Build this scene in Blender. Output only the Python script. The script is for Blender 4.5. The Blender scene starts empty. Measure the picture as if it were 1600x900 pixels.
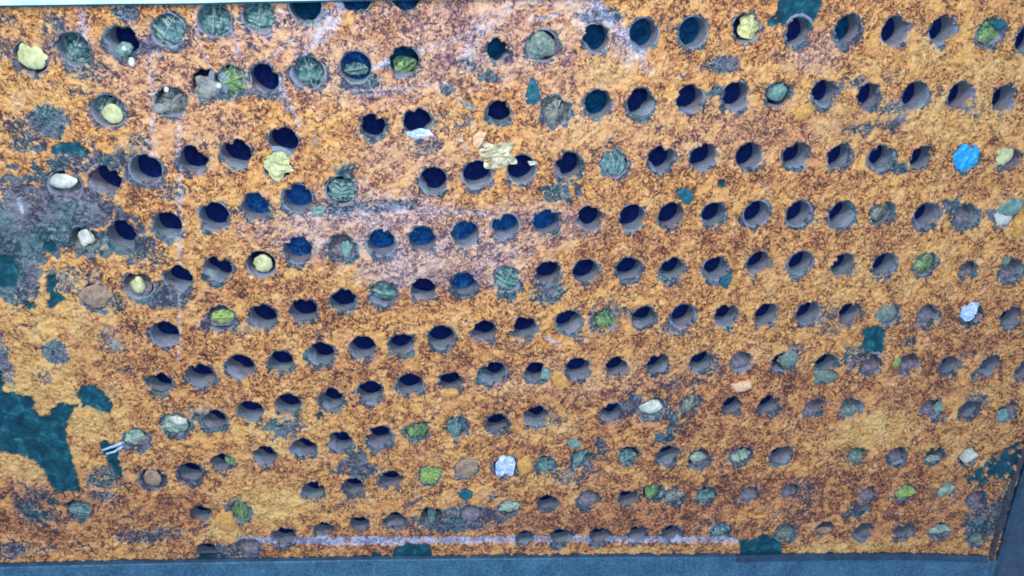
import bpy, bmesh, math, random
import numpy as np
from mathutils import Vector, Matrix
random.seed(7); rng = np.random.default_rng(11)
R_ = math.radians
SC = bpy.context.scene
COL = SC.collection

# ------------------------------------------------------------------ camera, world, lamps, exposure
F_PX = 1196.0                       # focal length in photo pixels (1600 wide)
PITCH, YAW, DIST = R_(22.7), R_(7.5), 0.56
CAM = Vector((0.0, -DIST, 0.0))     # straight in front of the plate's origin
FW = Vector((math.sin(YAW)*math.cos(PITCH), math.cos(YAW)*math.cos(PITCH), -math.sin(PITCH)))
RT = Vector((math.cos(YAW), -math.sin(YAW), 0)); UP = RT.cross(FW)
cd = bpy.data.cameras.new('camera'); cam = bpy.data.objects.new('camera', cd); COL.objects.link(cam)
cd.sensor_width = 36; cd.lens = 36*F_PX/1600; cd.clip_start = 0.005; cd.clip_end = 50
cam.matrix_world = Matrix(((RT.x, UP.x, -FW.x, CAM.x), (RT.y, UP.y, -FW.y, CAM.y), (RT.z, UP.z, -FW.z, CAM.z), (0, 0, 0, 1)))
SC.camera = cam

w = bpy.data.worlds.new('World'); SC.world = w; w.use_nodes = True
bg = w.node_tree.nodes['Background']; bg.inputs[0].default_value = (0.53, 0.70, 1.0, 1); bg.inputs[1].default_value = 0.94

def lamp(name, loc, aim, size, power, col):
    l = bpy.data.lights.new(name, 'AREA'); l.size = size; l.energy = power; l.color = col
    o = bpy.data.objects.new(name, l); COL.objects.link(o); o.location = loc
    o.rotation_euler = (Vector(aim)-Vector(loc)).to_track_quat('-Z', 'Y').to_euler()
lamp('inspection_lamp', (-0.16, -0.62, 0.52), (0.10, 0, -0.20), 0.20, 7.4, (1.0, 0.94, 0.88))
lamp('camera_lamp', (0.05, -0.70, 0.08), (0.12, 0, -0.25), 0.30, 2.8, (0.85, 0.92, 1.0))

SC.render.resolution_x = 1024; SC.render.resolution_y = 576
SC.view_settings.view_transform = 'Standard'; SC.view_settings.look = 'None'
SC.cycles.filter_width = 1.8
SC.view_settings.exposure = -0.12; SC.view_settings.gamma = 1

# ------------------------------------------------------------------ helpers
def P(x, y, dep=0.0):
    """point of the plate plane (y = dep, + is behind) seen at photo pixel x, y"""
    d = FW*F_PX + RT*(x-800) + UP*(450-y)
    t = (dep-CAM.y)/d.y
    p = CAM + d*t
    return p.x, p.z
def scale_at(x, y):
    a = P(x-5, y); b = P(x+5, y); c = P(x, y-5); d = P(x, y+5)
    return math.hypot(b[0]-a[0], b[1]-a[1])/10, math.hypot(d[0]-c[0], d[1]-c[1])/10   # metres per pixel
def tag(o, label=None, cat=None, group=None, kind=None):
    for k, v in (('label', label), ('category', cat), ('group', group), ('kind', kind)):
        if v: o[k] = v
    return o
def link(name, me, mat=None, parent=None):
    o = bpy.data.objects.new(name, me); COL.objects.link(o)
    if mat is not None and len(me.materials) == 0: me.materials.append(mat)
    if parent: o.parent = parent
    return o
def grid_mesh(name, V, F, smooth=True):
    me = bpy.data.meshes.new(name)
    me.from_pydata([tuple(v) for v in V], [], F); me.update()
    if smooth: me.polygons.foreach_set('use_smooth', [True]*len(me.polygons))
    return me
def wob(seed, k=5, lo=1.0, hi=6.0):
    r = random.Random(seed)
    T = [(r.uniform(lo, hi), r.uniform(0, 6.283), r.uniform(0, 6.283), 1/(1+i*.35)) for i in range(k*2)]
    def f(x, y):
        s = 0; n = 0
        for fr, a, ph, am in T:
            s += am*math.sin(fr*(x*math.cos(a)+y*math.sin(a))+ph); n += am
        return 1.8*s/n
    return f

# ---- materials
def mat(name):
    m = bpy.data.materials.new(name); m.use_nodes = True
    nt = m.node_tree; return m, nt, nt.nodes['Principled BSDF']
def N(nt, t, **kw):
    n = nt.nodes.new(t)
    for k, v in kw.items():
        if k in n.inputs: n.inputs[k].default_value = v
        else: setattr(n, k, v)
    return n
def ramp(nt, stops, src):
    r = nt.nodes.new('ShaderNodeValToRGB'); e = r.color_ramp.elements
    while len(e) > 1: e.remove(e[-1])
    e[0].position = stops[0][0]; e[0].color = (*stops[0][1], 1)
    for p, c in stops[1:]:
        q = e.new(p); q.color = (*c, 1)
    nt.links.new(src, r.inputs[0]); return r.outputs[0]
def mixc(nt, fac, a, b, mode='MIX'):
    m = nt.nodes.new('ShaderNodeMix'); m.data_type = 'RGBA'; m.blend_type = mode
    for i, s in ((0, fac), (6, a), (7, b)):
        if hasattr(s, 'links'): nt.links.new(s, m.inputs[i])
        elif isinstance(s, (int, float)): m.inputs[i].default_value = s
        else: m.inputs[i].default_value = (*s, 1)
    return m.outputs[2]
def noise_out(nt, vec, scale, detail=4, rough=.55, dist=0.0):
    n = N(nt, 'ShaderNodeTexNoise', Scale=scale, Detail=detail, Roughness=rough, Distortion=dist)
    nt.links.new(vec, n.inputs['Vector']); return n.outputs[0]
def bump(nt, b, h, strength, dist):
    n = N(nt, 'ShaderNodeBump', Strength=strength, Distance=dist)
    nt.links.new(h, n.inputs['Height']); nt.links.new(n.outputs[0], b.inputs['Normal'])
def math_(nt, op, a, b_, c=None):
    m = nt.nodes.new('ShaderNodeMath'); m.operation = op
    for i, s in enumerate((a, b_, c)):
        if s is None: continue
        if hasattr(s, 'links'): nt.links.new(s, m.inputs[i])
        else: m.inputs[i].default_value = s
    return m.outputs[0]

def simple(name, c0, c1, scale=300, rough=.7, bmp=.3, bdist=.0006, spec=.3, c2=None, uselocal=True):
    m, nt, b = mat(name)
    tc = N(nt, 'ShaderNodeTexCoord').outputs['Object']
    n = noise_out(nt, tc, scale, 5, .6, .4)
    st = [(.32, c0), (.62, c1)]
    if c2: st.append((.74, c2))
    nt.links.new(ramp(nt, st, n), b.inputs['Base Color'])
    b.inputs['Roughness'].default_value = rough; b.inputs['Specular IOR Level'].default_value = spec
    bump(nt, b, n, bmp, bdist)
    return m

def leaf_mat(name, base, dark, vein, rough=.28):
    m, nt, b = mat(name)
    tc = N(nt, 'ShaderNodeTexCoord').outputs['Object']
    n = noise_out(nt, tc, 190, 5, .6, 1.4)
    c = ramp(nt, [(.42, dark), (.55, base)], n)
    a = N(nt, 'ShaderNodeAttribute', attribute_name='vein').outputs['Fac']
    c = mixc(nt, a, c, vein)
    nt.links.new(c, b.inputs['Base Color']); b.inputs['Roughness'].default_value = rough
    bump(nt, b, n, .35, .0005)
    return m
M = {}
M['leaf_teal'] = leaf_mat('leaf_teal', (.11, .25, .25), (.012, .06, .09), (.34, .48, .38))
M['leaf_green'] = leaf_mat('leaf_green', (.15, .29, .10), (.025, .08, .06), (.36, .45, .22))
M['leaf_yellow'] = leaf_mat('leaf_yellow', (.60, .60, .24), (.36, .42, .20), (.75, .74, .42))
M['leaf_pale'] = leaf_mat('leaf_pale', (.30, .42, .30), (.12, .20, .20), (.60, .66, .50))
M['leaf_grey'] = leaf_mat('leaf_grey', (.20, .24, .20), (.05, .065, .09), (.40, .42, .34))
M['leaf_lime'] = leaf_mat('leaf_lime', (.28, .42, .10), (.12, .24, .08), (.55, .60, .18))
M['shell_white'] = simple('shell_white', (.26, .34, .30), (.76, .78, .68), 160, .3, .3, c2=(.93, .92, .84), spec=.5)
M['shell_cream'] = simple('shell_cream', (.22, .26, .16), (.72, .68, .46), 210, .35, .4, c2=(.92, .90, .78), spec=.5)
M['shell_yellow'] = simple('shell_yellow', (.28, .36, .18), (.70, .72, .38), 150, .35, .3, c2=(.88, .88, .62), spec=.5)
M['pebble_grey'] = simple('pebble_grey', (.08, .11, .13), (.34, .37, .34), 150, .5, .4)
M['pebble_tan'] = simple('pebble_tan', (.17, .12, .10), (.40, .29, .20), 230, .6, .4)
M['pebble_green'] = simple('pebble_green', (.05, .14, .14), (.24, .40, .36), 210, .5, .4)
M['silt'] = simple('silt', (.09, .085, .11), (.24, .23, .28), 330, .85, .9, .0010)
M['silt_green'] = simple('silt_green', (.07, .11, .11), (.22, .31, .27), 380, .85, .9, .0010, c2=(.48, .62, .50))
M['blue_plastic'] = simple('blue_plastic', (.005, .20, .60), (.03, .47, .85), 200, .35, .4, .0008, spec=.4, c2=(.14, .66, .95))
M['blue_white'] = simple('blue_white', (.20, .40, .72), (.70, .80, .92), 220, .35, .4, c2=(.96, .98, 1))
M['teal_chip'] = simple('teal_chip', (.005, .06, .10), (.015, .15, .20), 320, .5, .5, c2=(.04, .26, .28))
M['ochre'] = simple('ochre', (.46, .20, .05), (.70, .42, .14), 350, .85, .9, .0010, c2=(.82, .60, .30))
M['peach'] = simple('peach', (.62, .35, .20), (.85, .60, .38), 320, .8, .5, .0006)
M['stick'] = simple('stick', (.06, .04, .07), (.16, .12, .18), 320, .8, .6)
M['fibre'] = simple('fibre', (.25, .50, .75), (.60, .80, .95), 300, .5, .3)

# tube wall: grey-blue scale with fine rings and grime
def tube_material():
    m, nt, b = mat('tube_scale')
    g = N(nt, 'ShaderNodeNewGeometry').outputs['Position']
    n = noise_out(nt, g, 380, 6, .62, .5); n2 = noise_out(nt, g, 45, 3, .5)
    c = ramp(nt, [(.30, (.12, .14, .19)), (.50, (.21, .24, .32)), (.68, (.36, .40, .48))], n)
    c2 = ramp(nt, [(.32, (.27, .22, .25)), (.48, (.22, .25, .34)), (.60, (.16, .27, .35)), (.68, (.30, .42, .40))], n2)
    c = mixc(nt, .5, c, c2)
    nt.links.new(c, b.inputs['Base Color']); b.inputs['Roughness'].default_value = .8
    b.inputs['Specular IOR Level'].default_value = .2
    bump(nt, b, n, .6, .0010); return m
M['tube'] = tube_material()
def bore_material(name, c0, c1, streak=None):
    m, nt, b = mat(name)
    g = N(nt, 'ShaderNodeNewGeometry').outputs['Position']
    n = noise_out(nt, g, 160, 4, .6, 1.5)
    st = [(.40, c0), (.60, c1)]
    if streak: st.append((.70, streak))
    nt.links.new(ramp(nt, st, n), b.inputs['Base Color']); b.inputs['Roughness'].default_value = .9
    b.inputs['Specular IOR Level'].default_value = .05
    return m
M['bore'] = bore_material('bore_dark', (.004, .012, .075), (.008, .020, .120))  # navy stands for the unlit depth of the tube
M['bore_blue'] = bore_material('bore_blue', (.006, .045, .19), (.015, .11, .34), (.10, .28, .48))  # milky blue reflection over some holes, put into the bore colour
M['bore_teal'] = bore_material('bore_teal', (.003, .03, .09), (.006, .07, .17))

# rusty crust: colour is built from noise and from the wear and painted glare masks stored on the sheet
def crust_material():
    m, nt, b = mat('rust_crust')
    L = nt.links
    g = N(nt, 'ShaderNodeTexCoord').outputs['Object']
    za = N(nt, 'ShaderNodeAttribute', attribute_name='zone').outputs['Color']
    wa = N(nt, 'ShaderNodeAttribute', attribute_name='wear').outputs['Color']  # wear also carries the painted reflection streaks
    zs = N(nt, 'ShaderNodeSeparateColor'); L.new(za, zs.inputs[0])
    ws = N(nt, 'ShaderNodeSeparateColor'); L.new(wa, ws.inputs[0])
    yel, gla, pur = zs.outputs; gri, tea, refl = ws.outputs
    n1 = noise_out(nt, g, 170, 3, .60, 2.2)      # grains of the crust
    n2 = noise_out(nt, g, 340, 3, .6, 2.6)
    n3 = noise_out(nt, g, 70, 4, .6, .6)
    n4 = noise_out(nt, g, 22, 3, .6, .4)
    s = math_(nt, 'ADD', math_(nt, 'MULTIPLY', n1, .54), math_(nt, 'MULTIPLY', n2, .46))
    s = math_(nt, 'ADD', s, math_(nt, 'MULTIPLY', math_(nt, 'SUBTRACT', n3, .5), .16))
    s = math_(nt, 'ADD', s, math_(nt, 'MULTIPLY', math_(nt, 'SUBTRACT', yel, .5), .06))
    s = math_(nt, 'SUBTRACT', s, math_(nt, 'MULTIPLY', pur, .034))
    s = math_(nt, 'ADD', math_(nt, 'MULTIPLY', math_(nt, 'SUBTRACT', s, .5), 1.75), .505)
    pl = ramp(nt, [(.50, (0, 0, 0)), (.60, (1, 1, 1))], noise_out(nt, g, 58, 4, .65, 1.4))     # smooth scabs of ochre rust
    s = math_(nt, 'ADD', math_(nt, 'MULTIPLY', math_(nt, 'SUBTRACT', s, .53), math_(nt, 'SUBTRACT', 1.0, math_(nt, 'MULTIPLY', pl, .62))), math_(nt, 'ADD', .518, math_(nt, 'MULTIPLY', pl, .032)))
    rust = ramp(nt, [(.30, (.070, .040, .045)), (.365, (.20, .095, .060)), (.415, (.44, .180, .085)), (.465, (.62, .300, .100)),
                     (.55, (.70, .390, .140)), (.68, (.84, .60, .32))], s)
    yell = ramp(nt, [(.31, (.13, .08, .06)), (.39, (.36, .21, .09)), (.46, (.62, .37, .11)), (.64, (.76, .54, .22))], s)
    glare_col = ramp(nt, [(.32, (.12, .10, .18)), (.39, (.27, .21, .29)), (.45, (.46, .34, .36)), (.54, (.60, .46, .42)), (.66, (.72, .68, .70))], s)
    purp = ramp(nt, [(.31, (.080, .040, .045)), (.38, (.21, .090, .070)), (.44, (.41, .160, .080)), (.53, (.57, .265, .110)), (.66, (.69, .43, .21))], s)
    c = mixc(nt, math_(nt, 'MAXIMUM', math_(nt, 'MULTIPLY', yel, .85), math_(nt, 'MULTIPLY', pl, .25)), rust, yell)
    c = mixc(nt, pur, c, purp)
    c = mixc(nt, math_(nt, 'MULTIPLY', gla, .78), c, glare_col)  # blue-violet glare mixed into the rust colour
    r4 = ramp(nt, [(.50, (0, 0, 0)), (.60, (1, 1, 1))], n4)
    c = mixc(nt, math_(nt, 'MULTIPLY', r4, .35), c, purp)
    grey = ramp(nt, [(.36, (.05, .05, .08)), (.46, (.115, .125, .165)), (.56, (.18, .20, .24)), (.68, (.31, .30, .33))], s)
    greyt = ramp(nt, [(.36, (.02, .05, .08)), (.46, (.065, .125, .155)), (.56, (.12, .20, .22)), (.68, (.27, .33, .31))], s)
    gg = mixc(nt, ramp(nt, [(.45, (0, 0, 0)), (.6, (1, 1, 1))], noise_out(nt, g, 30, 2)), grey, greyt)
    gm = ramp(nt, [(.38, (0, 0, 0)), (.60, (1, 1, 1))], math_(nt, 'ADD', gri, math_(nt, 'MULTIPLY', math_(nt, 'SUBTRACT', s, .5), -.8)))
    c = mixc(nt, gm, c, gg)
    refl_col = ramp(nt, [(.36, (.20, .24, .40)), (.5, (.44, .48, .64)), (.64, (.72, .76, .86))], s)  # painted tones of the pale reflection streaks
    cm = ramp(nt, [(.10, (0, 0, 0)), (1.0, (1, 1, 1))], math_(nt, 'ADD', refl, math_(nt, 'MULTIPLY', math_(nt, 'SUBTRACT', s, .5), .5)))
    c = mixc(nt, cm, c, refl_col)
    n5 = noise_out(nt, g, 120, 5, .65, .8)
    teal = ramp(nt, [(.30, (.002, .024, .042)), (.50, (.005, .065, .100)), (.60, (.010, .105, .145)), (.72, (.07, .22, .25))], n5)
    c = mixc(nt, tea, c, teal)
    L.new(c, b.inputs['Base Color'])
    b.inputs['Roughness'].default_value = .88; b.inputs['Specular IOR Level'].default_value = .18
    ro = N(nt, 'ShaderNodeMapRange'); L.new(tea, ro.inputs[0]); ro.inputs[3].default_value = .9; ro.inputs[4].default_value = .55
    L.new(ro.outputs[0], b.inputs['Roughness'])
    hh = math_(nt, 'MULTIPLY', s, math_(nt, 'SUBTRACT', 1.0, math_(nt, 'MULTIPLY', tea, .9)))
    bump(nt, b, hh, .85, .0016)
    return m
M['crust'] = crust_material()

# ------------------------------------------------------------------ holes read off the photograph (x, y, flag)
# flag: d dark bore, b bore with blue glare in its colour, t teal bore, f choked (debris sits in it)
HOLES = """
48 90 f;115 77 b;191 65 d;262 47 f;335 32 f;405 25 f;477 8 t;556 -6 b;633 -8 b;932 60 t;1006 53 t;1083 50 t;1166 44 t;1247 50 d;1325 46 t;1398 48 d;1473 46 d;1546 50 f;1606 62 d
170 173 d;267 160 f;322 131 d;360 126 f;413 123 d;482 113 f;556 105 b;632 97 t;778 78 t;848 72 f
583 197 d;653 192 d;780 175 d;868 173 f;935 162 t;1002 160 d;1078 155 d;1150 150 d;1216 148 d;1288 146 d;1358 150 d;1430 149 d;1500 149 d;1568 154 d
102 290 f;165 281 d;228 264 d;302 250 d;369 240 d;443 221 d;433 260 f;533 298 f;677 283 d;746 273 d;815 264 d;888 259 d;960 255 f;1033 249 d;1099 246 d;1170 244 d;1243 243 d;1311 244 d;1377 246 d;1440 247 d;1508 246 f;1577 250 f
133 375 f;191 366 d;262 352 d;335 338 d;400 323 b;465 310 b;790 354 b;854 347 b;921 342 d;988 340 d;1049 336 d;1115 335 d;1182 334 d;1248 334 d;1315 335 d;1377 333 d;1447 336 d;1508 338 f;1572 335 f
150 463 f;216 446 f;280 435 d;340 420 d;408 413 d;466 391 b;535 386 f;596 379 b;660 374 b;727 366 b
258 522 d;346 497 f;411 495 d;475 485 d;536 470 d;599 459 f;662 453 d;725 444 b;792 437 f;856 426 d;915 424 d;983 420 d;1050 420 d;1118 420 d;1185 411 d;1251 411 d;1317 413 d;1382 413 d;1445 412 f;1512 421 d;1580 422 f
250 598 d;312 586 d;376 573 d;439 565 d;502 553 d;567 543 d;628 538 d;690 527 d;757 518 d;820 511 d;888 503 d;943 500 f;1006 496 d;1067 494 d;1134 493 d;1198 491 d;1263 489 d;1328 489 d;1388 491 f;1449 492 f;1517 491 f;1579 496 d
213 686 f;276 662 f;335 656 d;391 643 d;450 632 d;518 624 d;578 613 d;641 601 d;704 596 d;771 583 d;838 582 d;903 576 d;964 573 d;1028 569 d;1096 566 d;1157 566 d;1223 565 d;1290 568 d;1362 570 f;1420 568 f;1483 571 d;1547 571 d;1600 578 d
238 747 f;298 738 d;348 723 d;413 712 d;475 700 d;532 690 d;593 682 d;652 672 f;713 667 f;777 661 d;838 650 d;955 645 d;1021 637 f;1079 630 f;1144 634 d;1202 632 d;1270 638 f;1330 637 f;1455 638 f;1514 640 d;1574 642 f
315 803 d;375 797 f;490 767 d;552 760 d;612 749 d;672 742 f;728 730 f;790 727 f;852 727 f;908 717 f;982 712 d;1043 711 d;1092 716 f;1157 711 d;1220 711 d;1338 711 f;1401 712 f;1460 712 d;1512 712 f
323 862 d;388 853 f;443 838 d;505 828 d;562 819 d;618 813 d;674 805 f;736 802 f;796 793 f;855 785 d;918 779 f;982 778 d;1020 769 f;1054 775 f;1103 773 d;1170 772 f;1235 767 d;1355 772 f;1413 770 f;1478 766 f;1525 778 d
820 841 d;877 838 d;937 837 d;996 834 d;1048 833 d;1126 829 f;1228 830 f;1289 826 d;1348 830 d;1412 830 d;1467 829 f;1527 838 f
123 797 f"""
holes = []
for tok in HOLES.replace('\n', ';').split(';'):
    t = tok.split()
    if len(t) == 3: holes.append((float(t[0]), float(t[1]), t[2]))
RAD = 0.0105
hx = np.array([P(h[0], h[1])[0] for h in holes]); hz = np.array([P(h[0], h[1])[1] for h in holes])

# ------------------------------------------------------------------ the tube sheet: a fine relief with real openings
xa = P(-10, 880)[0]-.055; xb = P(1660, 900)[0]+.02
za = P(1640, 925)[1]-.012; zb = P(0, -20)[1]+.03
STEP = 0.00078
nx = int((xb-xa)/STEP); nz = int((zb-za)/STEP)
gx = xa + STEP*np.arange(nx); gz = za + STEP*np.arange(nz)
X, Z = np.meshgrid(gx, gz)          # rows = z
kx = np.fft.rfftfreq(nx, STEP)[None, :]; kz = np.fft.fftfreq(nz, STEP)[:, None]
K = np.sqrt(kx**2+kz**2)
def field(wl, bw=.45):
    k0 = 1/wl
    a = np.exp(-((np.log(np.maximum(K, 1e-6)/k0))**2)/(2*bw*bw)); a[0, 0] = 0
    f = np.fft.irfft2(np.fft.rfft2(rng.standard_normal((nz, nx)))*a, s=(nz, nx))
    return f/f.std()
def lowpass(wl):
    a = np.exp(-(K*wl)**2)
    f = np.fft.irfft2(np.fft.rfft2(rng.standard_normal((nz, nx)))*a, s=(nz, nx)); f -= f.mean(); return f/f.std()
n_big, n_mid, n_sml, n_fin = field(.045), field(.015), field(.0062), field(.0032)
n_edge = field(.010, .7)
def smooth(a, lo, hi):
    t = np.clip((a-lo)/(hi-lo), 0, 1); return t*t*(3-2*t)
def blob(acc, px, py, rx, ry, s, nz_=.35):
    cx, cz = P(px, py); sx, sy = scale_at(px, py)
    d = np.sqrt(((X-cx)/(rx*sx))**2+((Z-cz)/(ry*sy))**2) + nz_*n_mid*.25+nz_*n_big*.25
    np.maximum(acc, s*(1-smooth(d, .45, 1.15)), out=acc)
def poly_d(pts):
    """signed distance (metres, + inside) to a polygon given in photo pixels"""
    q = [P(*p) for p in pts]; d2 = np.full(X.shape, 1e9); ins = np.zeros(X.shape, bool)
    for i in range(len(q)):
        ax, az = q[i]; bx, bz = q[(i+1) % len(q)]
        ex, ez = bx-ax, bz-az
        t = np.clip(((X-ax)*ex+(Z-az)*ez)/(ex*ex+ez*ez+1e-12), 0, 1)
        d2 = np.minimum(d2, (X-ax-t*ex)**2+(Z-az-t*ez)**2)
        c = ((az > Z) != (bz > Z)) & (X < (bx-ax)*(Z-az)/(bz-az+1e-12)+ax)
        ins ^= c
    return np.where(ins, 1, -1)*np.sqrt(d2)
def line(acc, pts, wpx, s):
    for (ax_, ay_), (bx_, by_) in zip(pts, pts[1:]):
        ax, az = P(ax_, ay_); bx, bz = P(bx_, by_); sx, _ = scale_at(ax_, ay_)
        ex, ez = bx-ax, bz-az
        t = np.clip(((X-ax)*ex+(Z-az)*ez)/(ex*ex+ez*ez), 0, 1)
        d = np.sqrt((X-ax-t*ex)**2+(Z-az-t*ez)**2)/(wpx*sx) + .15*n_sml
        np.maximum(acc, s*(1-smooth(d, .25, 1.1)), out=acc)

teal = np.zeros(X.shape)
PATCHES = [
 [(-40, 590), (0, 600), (10, 610), (37, 617), (52, 620), (53, 637), (63, 650), (78, 648), (80, 637), (97, 628), (123, 633), (113, 643), (107, 658), (103, 677), (108, 697), (115, 713), (117, 733), (127, 763), (123, 768), (87, 768), (78, 757), (67, 733), (50, 717), (30, 710), (0, 707), (-40, 705)],
 [(120, 617), (125, 603), (150, 600), (167, 617), (177, 633), (173, 645), (160, 643), (143, 637), (127, 633)],
 [(157, 687), (167, 688), (187, 700), (183, 713), (193, 737), (190, 747), (182, 742), (170, 720), (160, 710)],
 [(1197, 45), (1200, 32), (1213, 22), (1217, 0), (1222, -20), (1285, -20), (1283, 8), (1277, 28), (1265, 40), (1240, 33), (1222, 36)],
 [(1343, 542), (1350, 528), (1347, 515), (1362, 508), (1380, 510), (1383, 522), (1380, 535), (1383, 547), (1372, 556), (1357, 552)],
 [(1640, 672), (1597, 688), (1573, 699), (1550, 712), (1532, 730), (1512, 740), (1510, 757), (1518, 764), (1537, 757), (1552, 748), (1575, 752), (1600, 730), (1640, 700)],
 [(1155, 843), (1175, 843), (1190, 832), (1210, 838), (1222, 845), (1222, 885), (1155, 885)],
 [(613, 868), (618, 852), (640, 849), (672, 851), (680, 885), (611, 885)],
 [(80, 232), (92, 222), (108, 224), (118, 218), (130, 228), (138, 238), (137, 249), (118, 240), (98, 240), (82, 243)],
 [(74, 430), (88, 428), (90, 440), (84, 452), (98, 460), (103, 470), (88, 475), (80, 484), (73, 478), (77, 462), (72, 448)],
 [(70, 380), (85, 378), (90, 390), (78, 396), (68, 390)],
 [(-30, 570), (5, 580), (6, 612), (-30, 620)], [(36, 470), (52, 472), (54, 482), (38, 480)],
 [(491, 647), (499, 641), (507, 649), (499, 655)],
 [(1122, 280), (1133, 281), (1134, 292), (1127, 296), (1121, 288)],
 [(580, 862), (596, 862), (597, 869), (580, 869)],
 [(104, 786), (116, 780), (135, 790), (140, 806), (128, 812), (110, 800)],
 [(-20, 395), (20, 400), (32, 425), (22, 448), (-20, 452)],
]
for q in PATCHES:
    sd = poly_d(q)*1000 + .55*n_sml*1.0+.5*n_edge*.8
    np.maximum(teal, smooth(sd, -.25, .45), out=teal)
grime = np.zeros(X.shape)
for b_ in [(10, 60, 50, 60, .5), (120, 560, 60, 50, .3), (40, 500, 40, 30, .4), (30, 770, 50, 40, .4), (100, 855, 100, 14, .4), (200, 790, 60, 30, .35), (5, 560, 20, 80, .6), (30, 210, 50, 50, .5), (90, 60, 40, 60, .55), (20, 160, 30, 30, .4), (215, 225, 40, 30, .5), (10, 860, 60, 20, .6), (40, 470, 40, 12, .4), (1450, 505, 40, 20, .5), (1180, 290, 40, 10, .4), (40, 350, 120, 60, .8), (110, 330, 100, 45, .75), (30, 420, 50, 60, .9), (230, 400, 60, 30, .5), (75, 190, 45, 35, .75), (110, 250, 40, 22, .6),
           (150, 265, 40, 20, .5), (30, 300, 40, 25, .6), (88, 550, 30, 26, .85), (70, 590, 26, 20, .5), (175, 530, 34, 40, .5), (255, 460, 70, 30, .7), (190, 380, 60, 25, .7),
           (235, 835, 90, 18, .55), (60, 790, 60, 50, .5), (165, 745, 60, 30, .55), (160, 775, 50, 20, .45), (350, 860, 60, 14, .7), (720, 810, 110, 28, .7), (340, 505, 50, 20, .6),
           (900, 740, 70, 30, .45), (860, 650, 40, 30, .45), (1070, 600, 60, 20, .45), (1130, 100, 40, 26, .6), (1395, 180, 40, 40, .55), (1395, 120, 30, 20, .5), (1520, 170, 40, 25, .5),
           (940, 25, 60, 20, .6), (700, 190, 60, 22, .55), (600, 320, 80, 16, .6), (530, 320, 50, 26, .6), (270, 300, 40, 26, .5), (330, 220, 60, 25, .4), (245, 70, 60, 40, .5), (140, 110, 60, 26, .55),
           (1060, 510, 50, 26, .5), (1300, 500, 40, 40, .5), (856, 455, 40, 30, .65), (1540, 815, 50, 40, .65), (1250, 780, 40, 50, .45), (1450, 590, 60, 14, .3), (1130, 715, 60, 20, .4), (1590, 780, 40, 40, .7),
           (740, 100, 50, 30, .4), (560, 130, 50, 24, .7), (660, 225, 50, 30, .5), (290, 60, 40, 60, .4), (480, 25, 60, 30, .5)]:
    blob(grime, *b_)
rg = random.Random(5)
for _ in range(110):
    bx_, by_ = rg.uniform(0, 1600), rg.uniform(20, 850)
    if bx_ > 250 and by_ < 480 and rg.random() < .5: continue
    sz = rg.uniform(8, 26); blob(grime, bx_, by_, sz*rg.uniform(1, 1.9), sz*rg.uniform(.6, 1.2), rg.uniform(.45, .75), .9)
for b_ in [(60, 330, 130, 70, .9), (20, 400, 60, 70, .9), (180, 385, 60, 30, .8), (150, 250, 90, 30, .6), (110, 440, 60, 30, .6), (70, 300, 60, 24, .6)]: blob(grime, *b_, .9)
# collars of grime round every opening, longest below it
rmin = np.full(X.shape, 9.0)
hole_r = []
inside = np.zeros(X.shape, bool); snapA = None
YD = np.zeros(X.shape)               # snapped depth for the walls of the openings
SX = X.copy(); SZ = Z.copy(); wall = np.zeros(X.shape, bool); kill = np.zeros(X.shape, bool)
for i, (px, py, fl) in enumerate(holes):
    cx, cz = hx[i], hz[i]; m_ = .024
    i0 = max(0, int((cx-m_-xa)/STEP)); i1 = min(nx, int((cx+m_-xa)/STEP)); j0 = max(0, int((cz-m_-za)/STEP)); j1 = min(nz, int((cz+m_-za)/STEP))
    if i1 <= i0 or j1 <= j0: continue
    sl = (slice(j0, j1), slice(i0, i1))
    dx = X[sl]-cx; dz = Z[sl]-cz; d = np.hypot(dx, dz); th = np.arctan2(dz, dx)
    r = random.Random(100+i)
    R0 = RAD*r.uniform(.90, 1.05)*(1-.10*min(1, max(0, (py-430)/380)))
    if (px, py) in ((778, 78), (780, 175), (1512, 421), (583, 197)): R0 *= .78
    rr = np.ones(th.shape)
    rag = r.choice([.5, .8, 1.0, 1.3, 1.8]) if fl != 'f' else r.choice([1.2, 1.8, 2.4])
    for k_ in range(2, 11):
        rr += rag*.052*math.sqrt(2/k_)*math.cos(r.uniform(0, 6.28))*np.cos(k_*th+r.uniform(0, 6.28))*.8
    if r.random() < .5:              # a flake of crust hanging over the upper rim
        a0 = r.uniform(.5, 2.6); rr -= r.uniform(.10, .38)*np.exp(-((th-a0)/r.uniform(.18, .40))**2)
    rr *= R0
    k = (d < rr)
    # walls
    wl = k & (d > rr-.0014)
    SX[sl] = np.where(k, cx+dx/np.maximum(d, 1e-9)*rr*.995, SX[sl]); SZ[sl] = np.where(k, cz+dz/np.maximum(d, 1e-9)*rr*.995, SZ[sl])
    wall[sl] |= wl; kill[sl] |= (k & ~wl)
    # collar
    g = r.uniform(.55, 1.05)
    dd = (d-rr)/RAD
    low = .5-.5*np.sin(th+r.uniform(-.4, .4))
    col = g*(1-smooth(dd, .06, .26+.72*low*r.uniform(.4, 1.1)))
    grime[sl] = np.maximum(grime[sl], col*(.75+.2*n_mid[sl]*.5))
    rmin[sl] = np.minimum(rmin[sl], dd)
grime = np.clip(grime+.07*n_big+.05*n_mid, 0, 1)

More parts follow.
